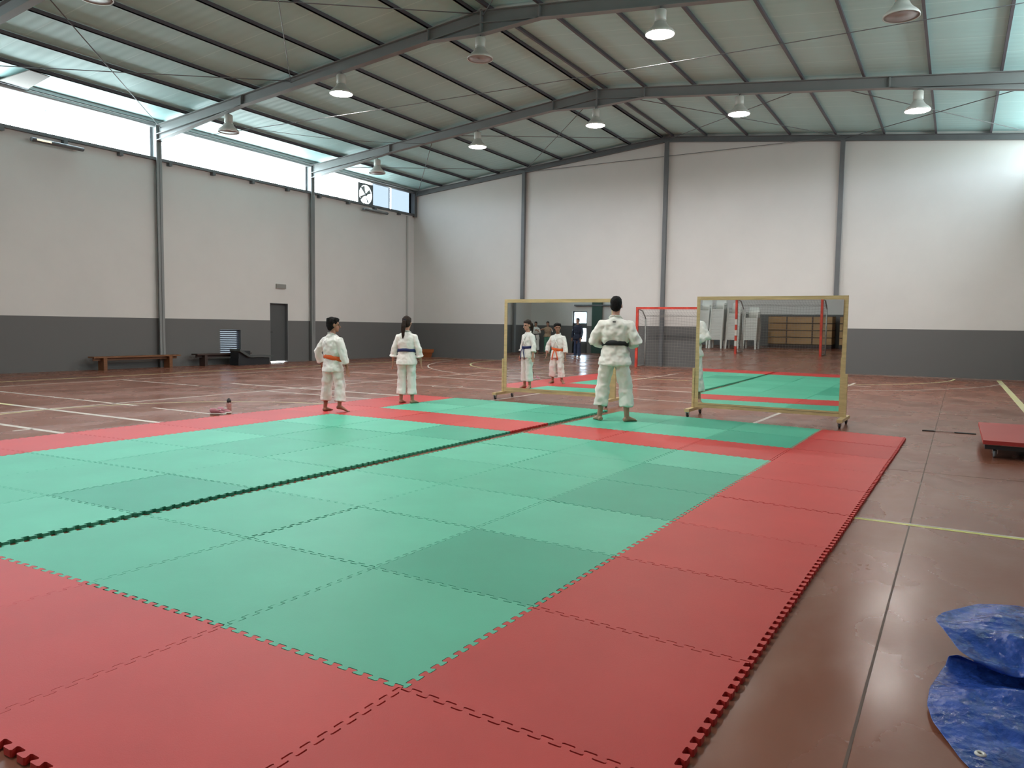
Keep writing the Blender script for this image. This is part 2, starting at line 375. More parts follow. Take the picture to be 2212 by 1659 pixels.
# low louvred window
lw_ = empty('window_14', (14.595, YL + .1, .68)); lw_['kind'] = 'structure'
MB().box((-.42, .06, -.44), (.42, .064, .44)).build('pane', pane_mat('dimming_pane', (.17, .18, .195), .03), lw_)  # added tinted sheet that dims the daylight between the slats
mb = MB()
for j in range(15):
    z = -.42 + j * .061
    mb.add([(-.42, -.02, z), (.42, -.02, z), (.42, .045, z + .006), (-.42, .045, z + .006), (-.42, -.02, z + .036), (.42, -.02, z + .036), (.42, .045, z + .042), (-.42, .045, z + .042)],
           [(0, 3, 2, 1), (4, 5, 6, 7), (0, 1, 5, 4), (1, 2, 6, 5), (2, 3, 7, 6), (3, 0, 4, 7)])
mb.build('louvre_slats', mat('blue_grey_louvre', (.05, .06, .09), .4), lw_)
MB().box((-.425, -.10, -.44), (-.405, .1, .44)).box((.405, -.10, -.44), (.425, .1, .44)).box((-.425, -.10, .42), (.425, .1, .44)).build('window_frame', M['steel_d'], lw_)

# glazed double door in the end wall behind the camera (seen in the mirrors)
g = empty('door_2', (XF - .1, 15.525, 0)); g['kind'] = 'structure'
fb = MB()
for y in (-.39, .39): fb.box((-.03, y - .035, 0), (.03, y + .035, 2.2))
for z0, z1 in ((0, .62), (1.3, 1.58), (2.13, 2.2)): fb.box((-.03, -.42, z0), (.03, .42, z1))
fb.build('door_frame', M['door'], g)
dp = pane_mat('door_glass', (.55, .6, .65))
for y in (-.37, .01):
    for z0, z1 in ((.62, 1.3), (1.58, 2.13)): MB().box((-.005, y, z0), (.005, y + .36, z1)).build('pane', dp, g)
gd = empty('door_3', (XF + .08, 14.5, 0)); gd['kind'] = 'structure'
MB().box((-.04, -.28, 0.02), (.04, .28, 4.4)).build('door_leaf', M['green_door'], gd)
MB().box((-.06, -1.6, 2.46), (.05, 1.3, 2.53)).build('door_track', M['steel_d'], gd)

# ------------------------------------------------------------------ steel frames
def plate(mb, poly, x, t):            # plate in the YZ plane
    n = len(poly); vs = [(x - t / 2, y, z) for y, z in poly] + [(x + t / 2, y, z) for y, z in poly]
    mb.add(vs, [tuple(reversed(range(n))), tuple(range(n, 2 * n))] + [(i, (i + 1) % n, n + (i + 1) % n, n + i) for i in range(n)])
names = ['against the back wall', 'second from the back wall', 'third from the back wall', 'passing the top left corner of the view', 'just ahead of the camera', 'first behind the camera', 'near the front end wall']
for i, X in enumerate(FR):
    root = empty('portal_frame', (X, YC, 0))
    if i == 0:
        tag(root, 'dark steel gable frame with mid posts standing against the white back wall', 'steel frame')
    else:
        tag(root, {1: 'grey steel portal frame nearest the back wall, with four lit lamps under its rafter', 2: 'grey steel portal frame in mid hall, with a thin tie rod under its rafter',
                   3: 'grey steel portal frame whose rafter cuts the top left corner of the view'}.get(i, 'grey steel portal frame ' + names[i]), 'steel frame', 'portal frames across the hall')
    dep = .26 if i else .17; fw_ = .17 if i else .12; m_ = M['steel'] if i else M['steel_d']
    for s in (1, -1):
        def Y(y): return s * abs(y)      # offset from ridge
        ze, zc = zt(YC + 10.95), zt(YC)
        mb = MB()
        plate(mb, [(0, zc - dep), (0, zc), (Y(10.95), ze), (Y(10.95), ze - dep)], 0, .01)
        mb.beam((0, 0, zc - .008), (0, Y(10.95), ze - .008), fw_, .016)
        mb.beam((0, 0, zc - dep), (0, Y(10.95), ze - dep), fw_, .016)
        mb.build('rafter', m_, root)
        if i:
            mb = MB()
            plate(mb, [(Y(7.45), zt(YC + 7.45) - dep), (Y(10.95), ze - dep), (Y(10.95), 6.50)], 0, .01)
            mb.beam((0, Y(7.45), zt(YC + 7.45) - dep), (0, Y(10.95), 6.50), fw_, .016)
            mb.box((-fw_ / 2, Y(7.43), zt(YC + 7.45) - dep), (fw_ / 2, Y(7.46), zt(YC + 7.45)))
            mb.build('eaves_haunch', m_, root)
            mb = MB()
            plate(mb, [(0, zc - dep), (Y(1.4), zt(YC + 1.4) - dep), (0, 7.55)], 0, .01)
            mb.beam((0, 0, 7.555), (0, Y(1.4), zt(YC + 1.4) - dep), fw_, .016)
            mb.box((-fw_ / 2, Y(1.39), zt(YC + 1.4) - dep), (fw_ / 2, Y(1.41), zt(YC + 1.4)))
            if s > 0: mb.box((-fw_ / 2, -.02, 7.55), (fw_ / 2, .02, zc + .02))
            mb.build('ridge_haunch', m_, root)
        mb = MB(); zz = ze if i else ze
        z00 = 0 if i else SILL - .1; mb.box((-.085, Y(10.95), z00), (.085, Y(10.965), zz)); mb.box((-.006, Y(10.95), z00), (.006, Y(11.25), zz)); mb.box((-.085, Y(11.235), SILL), (.085, Y(11.25), zz))
        mb.build('column', m_, root)
        if i == 0:
            for y in (5.72,) + ((0,) if s > 0 else ()):
                mb = MB(); mb.box((-.045, Y(y) - .065, 0), (.085, Y(y) + .065, zt(YC + y) - dep)).build('post', m_, root)
# purlins
pur = [1.38, 2.75, 4.12, 5.5, 6.88, 8.27, 9.65, 10.85]
root0 = None
ordn = ['first', 'second', 'third', 'fourth', 'fifth', 'sixth', 'seventh', 'eighth', 'ninth']
for s, nm in ((1, 'left'), (-1, 'right')):
    for j, o_ in enumerate([.2] + pur):
        y = YC + s * o_
        ob = MB().box((XF, -.022, 0), (XB - .02, .022, .082)).box((XF, -.022, 0), (XB - .02, .032 * s, .008)).build('roof_purlin', M['purlin'] if j < 8 else M['gutter'])
        ob.location = (0, y, zt(y) + .005)
        tag(ob, f'dark steel roof purlin, {ordn[j]} down from the ridge on the {nm} roof slope', 'purlin', 'roof purlins')
# bracing rods
def rod(p, q, label, r_=.011, sag=0):
    n = 12 if sag else 1
    pts = [Vector(p).lerp(Vector(q), k / n) - Vector((0, 0, sag * 4 * (k / n) * (1 - k / n))) for k in range(n + 1)]
    o = MB().tube(pts, r_, 6).build('brace_rod', M['steel_d']); tag(o, label, 'rod', 'thin steel bracing rods under the roof'); return o
pn = [18.2, 13.04, 7.35, 1.57, -3.6]
pnn = ['left eaves panel', 'left ridge panel', 'right ridge panel', 'right eaves panel']
for a, b, nm in ((FR[0], FR[1], 'bay beside the back wall'), (FR[2], FR[3], 'bay nearer the camera')):
    for j in range(4):
        y0, y1 = pn[j], pn[j + 1]
        rod((a, y0, zt(y0) - .1), (b, y1, zt(y1) - .1), f'thin brace rod, {pnn[j]}, {nm}, left-leaning')
        rod((a, y1, zt(y1) - .06), (b, y0, zt(y0) - .06), f'thin brace rod, {pnn[j]}, {nm}, right-leaning')
rod((12.1, 18.3, 6.48), (12.1, -3.7, 6.36), 'long thin tie wire strung across the hall below the mid-hall frame', .008, .08)
rod((24.0, 12.97, 7.29), (24.0, 7.41, 7.34), 'thin wire across the back wall between the left and ridge posts', .01)
rod((24.0, 7.29, 7.34), (24.0, 1.64, 7.40), 'thin wire across the back wall between the ridge and right posts', .01)
rod((13.0, 16.2, 6.9), (18.0, 13.3, 7.15), 'slack thin cable hanging between the mid-hall frame and the next frame', .007, .12)

# loose lining board near the left eaves
pt = empty('lining_board', (8.1, 17.8, 6.98)); tag(pt, 'loose beige lining board hanging under the roof at the top left', 'board')
mb = MB(); mb.add([(-.25, -.8, .07), (.2, -.8, .05), (.3, .3, -.04), (-.35, .3, -.02), (-.25, -.8, .09), (.2, -.8, .07), (.3, .3, -.02), (-.35, .3, 0)], [(0, 3, 2, 1), (4, 5, 6, 7), (0, 1, 5, 4), (1, 2, 6, 5), (2, 3, 7, 6), (3, 0, 4, 7)])
mb.build('panel', mat('beige_board', (.20, .17, .155), .7), pt)
mb = MB(); mb.add([(-.35, .3, -.02), (.3, .3, -.04), (.38, .62, -.02), (-.4, .62, -.01), (-.35, .3, 0), (.3, .3, -.02), (.38, .62, 0), (-.4, .62, .01)], [(0, 3, 2, 1), (4, 5, 6, 7), (0, 1, 5, 4), (1, 2, 6, 5), (2, 3, 7, 6), (3, 0, 4, 7)])
mb.build('dark_opening', M['belt_k'], pt)  # black sheet stands in for the shade of an opening in the roof

# ------------------------------------------------------------------ high bay lamps
glow = emat('lamp_glow', (1, .95, .88), LAMP_E)
shell = mat('white_lamp_enamel', (.55, .54, .50), .35)
off = mat('unlit_lamp_glass', (.35, .29, .28), .3)
def lamp(lit):
    root = empty('high_bay_lamp')
    MB().lathe((0, 0, 0), [(.0, 0), (.10, 0), (.11, -.012), (.11, -.19), (.10, -.20), (0, -.20)], 24).build('ballast_housing', shell, root)
    MB().box((-.015, -.06, 0), (.015, .06, .02)).lathe((0, 0, 0), [(0, .055), (.012, .055), (.012, 0)], 8).build('hanger', M['steel_d'], root)
    MB().lathe((0, 0, 0), [(.085, -.20), (.085, -.215), (.115, -.225), (.135, -.27), (.175, -.32), (.235, -.37), (.275, -.415), (.28, -.45), (.266, -.45), (.262, -.42), (.21, -.37), (.10, -.26), (.06, -.21)], 32).build('reflector', shell, root)
    MB().lathe((0, 0, 0), [(0, -.436), (.262, -.436), (.262, -.442), (0, -.442)], 32).build('glass', glow if lit else off, root)
    return root
L_on, L_off = lamp(True), lamp(False); used = {True: False, False: False}
lit = {(1, 0): 0, (1, 1): 1, (1, 2): 1, (1, 3): 1, (1, 4): 1, (2, 0): 0, (2, 1): 1, (2, 2): 0, (2, 3): 1, (2, 4): 0, (3, 0): 0, (3, 1): 0, (3, 2): 1, (3, 3): 1, (3, 4): 0,
       (4, 1): 1, (4, 3): 1, (4, 0): 0, (4, 2): 0, (4, 4): 0, (5, 0): 0, (5, 2): 1, (5, 4): 0, (5, 1): 0, (5, 3): 0}
ys = [15.36, 11.36, 7.40, 3.38, -.70]; yn = ['leftmost', 'second from the left', 'middle one', 'second from the right', 'rightmost']
fn = {1: 'under the frame nearest the back wall', 2: 'under the mid-hall frame', 3: 'under the frame at the top left', 4: 'under the frame just ahead of the camera', 5: 'under the frame behind the camera'}
for (i, j), on in sorted(lit.items()):
    on = bool(on); src = L_on if on else L_off
    o = src if not used[on] else copy_tree(src); used[on] = True
    y = ys[j]; zb = {2: 7.545}.get(j, zt(y) - .27)
    if j in (0, 4): zb = zt(y) - .27 - (.05 if j == 0 else .02)
    o.location = (FR[i], y, zb - .055)
    tag(o, f"{'glowing' if on else 'unlit'} bell-shaped lamp, {yn[j]} {fn[i]}", 'lamp', 'high bay lamps under the steel frames')

# strip heaters under the left windows, vent light, fan, conduit
for x0, x1, lab, hot in ((8.5, 9.79, 'long dark heater under the high windows at the far left', 1), (20.75, 22.15, 'long dark heater below the extractor fan near the back corner', 0)):
    o = empty('strip_heater', ((x0 + x1) / 2, YL, 5.78)); tag(o, lab, 'heater', 'strip heaters on the left wall'); h = (x1 - x0) / 2
    mb = MB(); mb.loft([(-h, -.22, 0), (h, -.22, 0)], [(.075, .05)] * 2, (0, 1, 0), 10).build('housing', M['steel_d'], o)
    MB().box((-h * .8, -.16, -.01), (-h * .8 + .04, -.005, .01)).box((h * .8, -.16, -.01), (h * .8 - .04, -.005, .01)).build('bracket', M['steel_d'], o)
    if hot: MB().box((-h + .10, -.30, -.02), (-h + .45, -.29, .02)).build('warm_lamp', emat('warm_glow', (1, .85, .55), 1.1), o)
    else: MB().box((-h + .12, -.30, -.02), (h - .12, -.29, .02)).build('reflector', M['steel'], o)
f = empty('extractor_fan', (21.14, YL + .02, 6.39)); tag(f, 'round extractor fan set in the high window band near the back corner', 'fan')
mb = MB(); n = 32
ring = [(.37 * math.cos(2 * math.pi * k / n), .37 * math.sin(2 * math.pi * k / n)) for k in range(n)]
outer = []
for x, z in ring:
    q = max(abs(x) / .43, abs(z) / .43); outer.append((x / q, z / q))
vs = [(x, 0, z) for x, z in ring] + [(x, 0, z) for x, z in outer] + [(x, .03, z) for x, z in ring] + [(x, .03, z) for x, z in outer]
mb.add(vs, [(k, (k + 1) % n, n + (k + 1) % n, n + k) for k in range(n)] + [(2 * n + k, 3 * n + k, 3 * n + (k + 1) % n, 2 * n + (k + 1) % n) for k in range(n)] + [(k, 2 * n + k, 2 * n + (k + 1) % n, (k + 1) % n) for k in range(n)])
mb.build('mounting_board', M['steel_d'], f)
MB().loft([(0, -.03, 0), (0, .08, 0)], [.06, .06], (1, 0, 0), 16).build('motor', M['steel_d'], f)
for k in range(4):
    a = R(25 + 90 * k); mb = MB(); c, s_ = math.cos(a), math.sin(a)
    P = lambda r_, t, y: (r_ * c - t * s_, y, r_ * s_ + t * c)
    mb.add([P(.05, -.03, .0), P(.05, .03, .03), P(.34, .12, .05), P(.34, -.06, .0), P(.05, -.03, .004), P(.05, .03, .034), P(.34, .12, .054), P(.34, -.06, .004)], [(0, 1, 2, 3), (7, 6, 5, 4), (0, 4, 5, 1), (1, 5, 6, 2), (2, 6, 7, 3), (3, 7, 4, 0)])
    mb.build('blade', M['steel'], f)
v = empty('emergency_light', (16.71, YL, 2.60)); tag(v, 'small beige louvred emergency light on the white wall above the dark door', 'light')
MB().box((-.21, -.06, -.075), (.21, 0, .075)).build('housing', mat('beige_plastic', (.30, .28, .25), .5), v)
mb = MB()
for z in (-.045, -.015, .015, .045): mb.box((-.19, -.068, z - .006), (.19, -.06, z + .006))
mb.build('grille', M['steel'], v)
o = MB().box((23.65, YL - .05, 1.60), (23.74, YL, 5.9)).build('wall_conduit', mat('light_grey_plastic', (.45, .45, .43), .5)); tag(o, 'tall pale cable conduit on the left wall beside the back corner', 'conduit')

# ------------------------------------------------------------------ puzzle mats
def cx(u, v): return -.0105 + .952 * u - .049 * v - .0149 * u * v - .0123 * v * v + .0016 * u * u
def corner(u, v, left):
    if left: return Vector((cx(u, v) , 3.065 + 1.028 * (-3 - v) - .004 * u))
    return Vector((cx(u, v), -.053 - .02 * u - 1.010 * v))
NT = 13; D = .0135; E_ = .09
def seam(A, B):
    d = B - A; n = Vector((-d.y, d.x)).normalized(); pts = [A.copy()]
    for k in range(NT):
        for t, o in ((.04 if k == 0 else k - E_, -1), (k + .5 + E_, -1), (k + .5 - E_, 1), (k + 1 + E_ if k < NT - 1 else k + .96, 1)):
            pts.append(A + d * (t / NT) + n * (o * D))
    pts.append(B.copy())
    out = [pts[0]]                      # rounded tongues
    for a, b_, c in zip(pts, pts[1:], pts[2:]): out += [b_.lerp(a, .16), b_.lerp(c, .16)]
    return out + [pts[-1]]
def mat_tile(u, v, left, m, label, group):
    c = [corner(u, v, left), corner(u + 1, v, left), corner(u + 1, v + 1, left), corner(u, v + 1, left)]
    rnd = random.Random(u * 31 + v * 7 + 5); ctr = sum(c, Vector((0, 0))) / 4
    ed = [seam(c[0], c[1]), seam(c[1], c[2]), list(reversed(seam(c[3], c[2]))), list(reversed(seam(c[0], c[3])))]
    poly = []
    for i, e in enumerate(ed):
        a, b = e[0], e[-1]; d = (b - a).normalized(); n = Vector((-d.y, d.x))
        if (ctr - a).dot(n) < 0: n = -n
        g = .0012 + (rnd.random() ** 3) * .0045
        poly += [p + n * g - ctr for p in e[:-1]]
    z0 = rnd.random() * .0015
    mb = MB().prism([(p.x, p.y) for p in poly], 0, .0245)
    o = mb.build('floor_mat', m); o.location = (ctr.x, ctr.y, .0005 + z0)
    o.rotation_euler = (R(rnd.uniform(-.05, .05)), R(rnd.uniform(-.05, .05)), 0)
    o.location.z += .0006
    tag(o, label, 'mat', group)
def matm(nm, c, r_=.47): return mat(nm, c, r_, var=.06, vscale=1.3, bump=.10, bscale=260, spec=.22)
greens = [matm('green_foam_a', (.078, .42, .275)), matm('green_foam_b', (.066, .385, .25)), matm('green_foam_c', (.092, .455, .305))]
green_d = matm('deeper_green_foam', (.048, .345, .225)); 
reds = [matm('red_foam_a', (.50, .040, .036)), matm('red_foam_b', (.47, .036, .033)), matm('red_foam_c', (.53, .045, .040))]
dark = {(1, -1), (4, -1), (3, -1), (5, -4), (1, -4), (8, -2), (7, -1)}
num = ['zero', 'one', 'two', 'three', 'four', 'five', 'six', 'seven', 'eight', 'nine']
for u in range(-1, 9):
    for v in range(-7, 1):
        left = v < -3
        red = v == 0 or v == -7 or u == -1 or u == 6
        m = random.choice(reds) if red else (green_d if (u, v) in dark else random.choice(greens))
        row = ordn[u + 1] if u < 8 else 'last'
        if u == -1: rowt = 'nearest row'
        elif u == 8: rowt = 'farthest row'
        else: rowt = f'{ordn[u + 1]} row from the near edge'
        side = f'{ordn[-v]} from the right-hand border' if v < 0 else 'at the right-hand border'
        if v == 0: lab = f'red foam puzzle mat of the right-hand border column, {rowt}'
        elif v == -7: lab = f'red foam puzzle mat of the left-hand border column, {rowt}'
        elif u == -1: lab = f'red foam puzzle mat of the near border row, {side}'
        elif u == 6: lab = f'red foam puzzle mat of the cross stripe, {side}'
        else:
            lab = f"{'deeper green' if (u, v) in dark else 'green'} foam puzzle mat, {rowt}, {side}"
        mat_tile(u, v, left, m, lab, 'red foam puzzle mats' if red else 'green foam puzzle mats')

# ------------------------------------------------------------------ rolling mirrors
def rolling_mirror(x, y0, y1, ang, label):
    """frame in the local YZ plane, facing -X"""
    yc = (y0 + y1) / 2; h = (y1 - y0) / 2
    root = empty('rolling_mirror', (x, yc, 0), ang); tag(root, label, 'mirror', 'rolling mirrors in pine frames')
    T = 1.835; B = .13
    for s in (1, -1):
        MB().box((-.022, s * h, B), (.022, s * (h - .062), T)).build('upright', M['wood'], root)
        MB().box((-.03, s * (h + .001), .10), (.03, s * (h + .036), .735)).build('support_post', M['wood'], root)
        ft = MB().box((-.36, s * (h - .035), .082), (.36, s * (h + .04), .125)).build('foot', M['wood'], root)
        for a in (-.31, .31):
            c = MB(); c.loft([(a, s * h - .013, .032), (a, s * h + .013, .032)], [.032, .032], (1, 0, 0), 16)
            w0 = c.build('caster_wheel', M['rubber'], ft)
            MB().box((a - .02, s * h - .024, .028), (a + .02, s * h - .018, .083)).box((a - .02, s * h + .018, .028), (a + .02, s * h + .024, .083)).box((a - .028, s * h - .028, .072), (a + .028, s * h + .028, .082)).build('caster_fork', M['chrome'], ft)
    MB().box((-.022, -(h - .062), T - .062), (.022, h - .062, T)).build('top_rail', M['wood_h'], root)
    MB().box((-.024, -(h - .062), B), (.022, h - .062, B + .045)).box((-.028, -(h - .062), B + .050), (.022, h - .062, B + .075)).build('bottom_rail', M['wood_h'], root)
    # slightly bowed mirror sheet
    mb = MB(); nz_, ny = 24, 6; hh = h - .055; zb, ztp = B + .07, T - .055; vs = []
    for i in range(nz_ + 1):
        t = i / nz_; z = zb + (ztp - zb) * t
        off = 0; q_ = 0
        while q_ < t - 1e-6: off += (ztp - zb) / nz_ * MIRROR_BOW(q_ + .5 / nz_); q_ += 1 / nz_
        for j in range(ny + 1):
            vs.append((-.018 + off + .0005, -hh + 2 * hh * j / ny, z))
    fs = [(i * (ny + 1) + j, (i + 1) * (ny + 1) + j, (i + 1) * (ny + 1) + j + 1, i * (ny + 1) + j + 1) for i in range(nz_) for j in range(ny)]
    mb.add(vs, fs, True); mb.build('mirror_glass', M['mirror'], root)
    MB().box((.012, -hh, zb), (.018, hh, ztp)).build('back_board', M['bench_d'], root)
    return root
MIRROR_BOW = lambda t: 0.0
rolling_mirror(10.1, 3.335, 5.535, R(-.15), 'wheeled mirror in a pine frame reflecting the two children, behind the man')
MIRROR_BOW = lambda t: -(.0008 + min(t, .36) * .019 + max(0, min(t, .46) - .36) * .054)
rolling_mirror(9.5, -.405, 1.745, R(-1.2), 'wheeled mirror in a pine frame reflecting stacked white chairs, right of the man')

# ------------------------------------------------------------------ handball goals
def goal(x, y0, y1, dirx, label, back=.85, stripes=False):
    yc = (y0 + y1) / 2; h = (y1 - y0) / 2
    root = empty('goal', (x, yc, 0)); tag(root, label, 'goal', 'red handball goals')
    T = 2.08
    for s in (1, -1): MB().box((-.04, s * h - .04, 0), (.04, s * h + .04, T - .08)).build('goal_post', M['red_paint'], root)
    if stripes:
        for s in (1,):
            for z in (.28, .68, 1.08): MB().box((-.043, s * h - .043, z), (.043, s * h + .043, z + .2)).build('white_band', M['white_paint'], root)
    MB().box((-.04, -h - .04, T - .08), (.04, h + .04, T)).build('crossbar', M['red_paint'], root)
    for s in (1, -1):
        q = MB(); q.tube([(0, s * h, T - .06), (dirx * back * .6, s * h, T - .12), (dirx * back, s * h, T - .4)], .02); q.tube([(dirx * back, s * h, T - .4), (dirx * back, s * h, .03)], .024)
        q.tube([(0, s * h, .03), (dirx * back, s * h, .03)], .02); q.build('support_tube', M['galv'], root)
    nb = MB(); N_ = 26
    def P(y, t):   # t 0 crossbar .. 1 ground along the back
        if t < .3: a = t / .3; return Vector((dirx * back * a, y, T - .06 - .25 * a - .08 * math.sin(math.pi * a)))
        a = (t - .3) / .7; return Vector((dirx * (back - .02 + .06 * math.sin(3 * y + 4 * a)), y, (T - .31) * (1 - a) + .03 + .05 * math.sin(2.2 * y) * (1 - a)))
    for i in range(N_ + 1):
        nb.loft([P(-h + 2 * h * j / 14, i / N_) for j in range(15)], [.0028] * 15, (0, 0, 1), 4, False)
    for j in range(31):
        nb.loft([P(-h + 2 * h * j / 30, i / 20) for i in range(21)], [.0022] * 21, (0, 1, 0), 4, False)
    for s in (1, -1):
        for i in range(1, 16):
            z = T * i / 16; nb.loft([(0, s * h, z), (dirx * back, s * h, z * .92)], [.0025] * 2, (0, 0, 1), 4, False)
        for i in range(1, 7): nb.loft([(dirx * back * i / 7, s * h, .03), (dirx * back * i / 7, s * h, T - .1)], [.0022] * 2, (1, 0, 0), 4, False)
    nb.build('net', M['net'], root)
    return root
goal(23.15, 4.90, 7.91, 1, 'red framed goal with a net standing against the grey and white back wall')
goal(-7.6, 3.1, 6.1, -1, 'red and white banded goal behind the camera, seen only in the right mirror', .9, True)

# ------------------------------------------------------------------ benches and clutter on the left
def bench(x, y, L_, m, m2, label):
    r_ = empty('gym_bench', (x, y, 0)); tag(r_, label, 'bench', 'low wooden benches along the left wall')
    MB().box((-L_ / 2, -.14, .335), (L_ / 2, .14, .375)).box((-L_ / 2 + .05, -.02, .26), (L_ / 2 - .05, .02, .335)).build('seat', m, r_)
    for s in (1, -1): MB().box((s * (L_ / 2 - .32) - .05, -.13, 0), (s * (L_ / 2 - .32) + .05, .13, .335)).build('leg', m2, r_)
    return r_
bench(11.08, 18.1, 2.62, M['bench'], M['bench'], 'low brown wooden bench against the left wall, farthest left')
bench(14.0, 18.12, 2.05, M['bench_d'], M['bench_d'], 'dark low wooden bench under the louvred window')
o = empty('folded_gym_mat', (14.75, 17.75, 0)); tag(o, 'dark grey folded gym mat with a raised flap in front of the louvred window', 'mat')
MB().prism([(-.62, -.2), (.62, -.2), (.62, .2), (-.62, .2)], 0, .22).build('base', mat('black_vinyl', (.02, .024, .028), .35), o)
mb = MB(); pr = [(-.62, .52), (-.25, .33), (.75, .29), (.75, .25), (-.28, .26), (-.62, .44)]
vs = [(x, -.28, z) for x, z in pr] + [(x, .2, z) for x, z in pr]; n = 6
mb.add(vs, [tuple(range(n)), tuple(reversed(range(n, 2 * n)))] + [(i, n + i, n + (i + 1) % n, (i + 1) % n) for i in range(n)]); mb.build('flap', mat('grey_vinyl', (.075, .085, .083), .4), o)
MB().box((-.6, -.19, .22), (-.15, .19, .45)).build('inner_pad', mat('black_vinyl_2', (.02, .024, .028), .4), o)
# orange vaulting box in the corner
o = empty('vaulting_box', (23.75, 17.45, 0)); tag(o, 'small orange brown tapered box standing in the back corner of the hall', 'box')
def frust(z0, z1, a0, a1, b0, b1): 
    return MB().add([(-b0, -a0, z0), (b0, -a0, z0), (b0, a0, z0), (-b0, a0, z0), (-b1, -a1, z1), (b1, -a1, z1), (b1, a1, z1), (-b1, a1, z1)], [(0, 3, 2, 1), (4, 5, 6, 7), (0, 1, 5, 4), (1, 2, 6, 5), (2, 3, 7, 6), (3, 0, 4, 7)])
frust(0, .2, .17, .22, .12, .15).build('lower_body', mat('orange_wood', (.30, .09, .03), .5), o)
frust(.2, .34, .25, .27, .17, .18).build('upper_body', mat('orange_wood_2', (.36, .11, .035), .5), o)
# bottle and shoes
o = empty('water_bottle', (5.45, 7.48, 0)); tag(o, 'clear reddish water bottle with a black cap on the floor beside the red mats', 'bottle')
MB().lathe((0, 0, 0), [(0, .002), (.034, .002), (.036, .015), (.035, .08), (.033, .1), (.036, .13), (.034, .15), (.022, .165), (0, .165)], 20).build('body', pane_mat('pink_tinted_plastic', (.88, .72, .70), .12), o)
MB().lathe((0, 0, 0), [(0, .16), (.03, .16), (.031, .2), (.02, .207), (.014, .225), (0, .227)], 16).build('cap', M['rubber'], o)
def shoe(x, y, rz, m, lab):
    o = empty('shoe', (x, y, 0), rz); tag(o, lab, 'shoe', 'pair of small sports shoes')
    mb = MB(); mb.loft([(-.11, 0, .018), (-.10, 0, .018), (-.03, 0, .018), (.05, .003, .018), (.10, 0, .018), (.118, 0, .018)], [(.015, .012), (.032, .018), (.030, .018), (.042, .018), (.034, .018), (.01, .012)], (0, 1, 0), 14).build('sole', M['white_paint'], o)
    mb = MB(); mb.loft([(-.105, 0, .05), (-.09, 0, .055), (-.04, 0, .055), (.01, 0, .048), (.06, .002, .036), (.105, 0, .03)], [(.02, .028), (.03, .042), (.030, .04), (.032, .03), (.036, .02), (.02, .010)], (0, 1, 0), 14).build('upper', m, o)
    MB().box((-.02, -.018, .074), (.045, .018, .082)).build('laces', M['white_paint'], o)
shoe(5.22, 7.44, R(-50), mat('pink_mesh', (.42, .16, .2), .7), 'small pink and white sports shoe farther from the bottle')
shoe(5.40, 7.52, R(-75), mat('pink_mesh_2', (.50, .22, .27), .7), 'small pink and white sports shoe beside the water bottle')

# ------------------------------------------------------------------ trolley with red mats
t = empty('platform_trolley', (8.38, -2.55, 0)); tag(t, 'low black platform trolley on steel casters carrying a red mat, right edge of the view', 'trolley')
MB().box((-.95, -.52, .10), (.95, .50, .145)).build('platform', M['rubber'], t)
MB().box((-.95, -.52, .145), (.95, .51, .152)).build('white_edge', M['white_paint'], t)
for sx in (-1, 1):
    for sy in (-1, 1):
        cst = MB().loft([(sx * .8, sy * .40 - .016, .042), (sx * .8, sy * .40 + .016, .042)], [.042, .042], (1, 0, 0), 18).build('caster_wheel', mat('grey_rubber', (.25, .26, .26), .4), t)
        MB().box((sx * .8 - .03, sy * .4 - .026, .04), (sx * .8 + .03, sy * .4 - .02, .1)).box((sx * .8 - .03, sy * .4 + .02, .04), (sx * .8 + .03, sy * .4 + .026, .1)).box((sx * .8 - .045, sy * .4 - .04, .09), (sx * .8 + .045, sy * .4 + .04, .1)).build('caster_fork', M['chrome'], t)
for z, rr in ((.153, .4),):
    q = MB().box((-.97, -.5, 0), (.97, .52, .042)).build('gym_mat', matm('red_vinyl', (.42, .055, .05), .45)); q.location = (8.38, -2.55, z); tag(q, 'thick red gym mat lying on the black platform trolley', 'mat')
o = empty('pull_strap', (9.62, -1.75, 0)); tag(o, 'flat black pull strap with a metal buckle lying on the floor beside the trolley', 'strap')
MB().box((-.03, -.27, .002), (.03, -.02, .012)).box((-.02, .20, .002), (.035, .36, .012)).build('webbing', M['rubber'], o)
MB().box((-.012, -.02, .006), (.012, .22, .014)).build('buckle', M['chrome'], o)

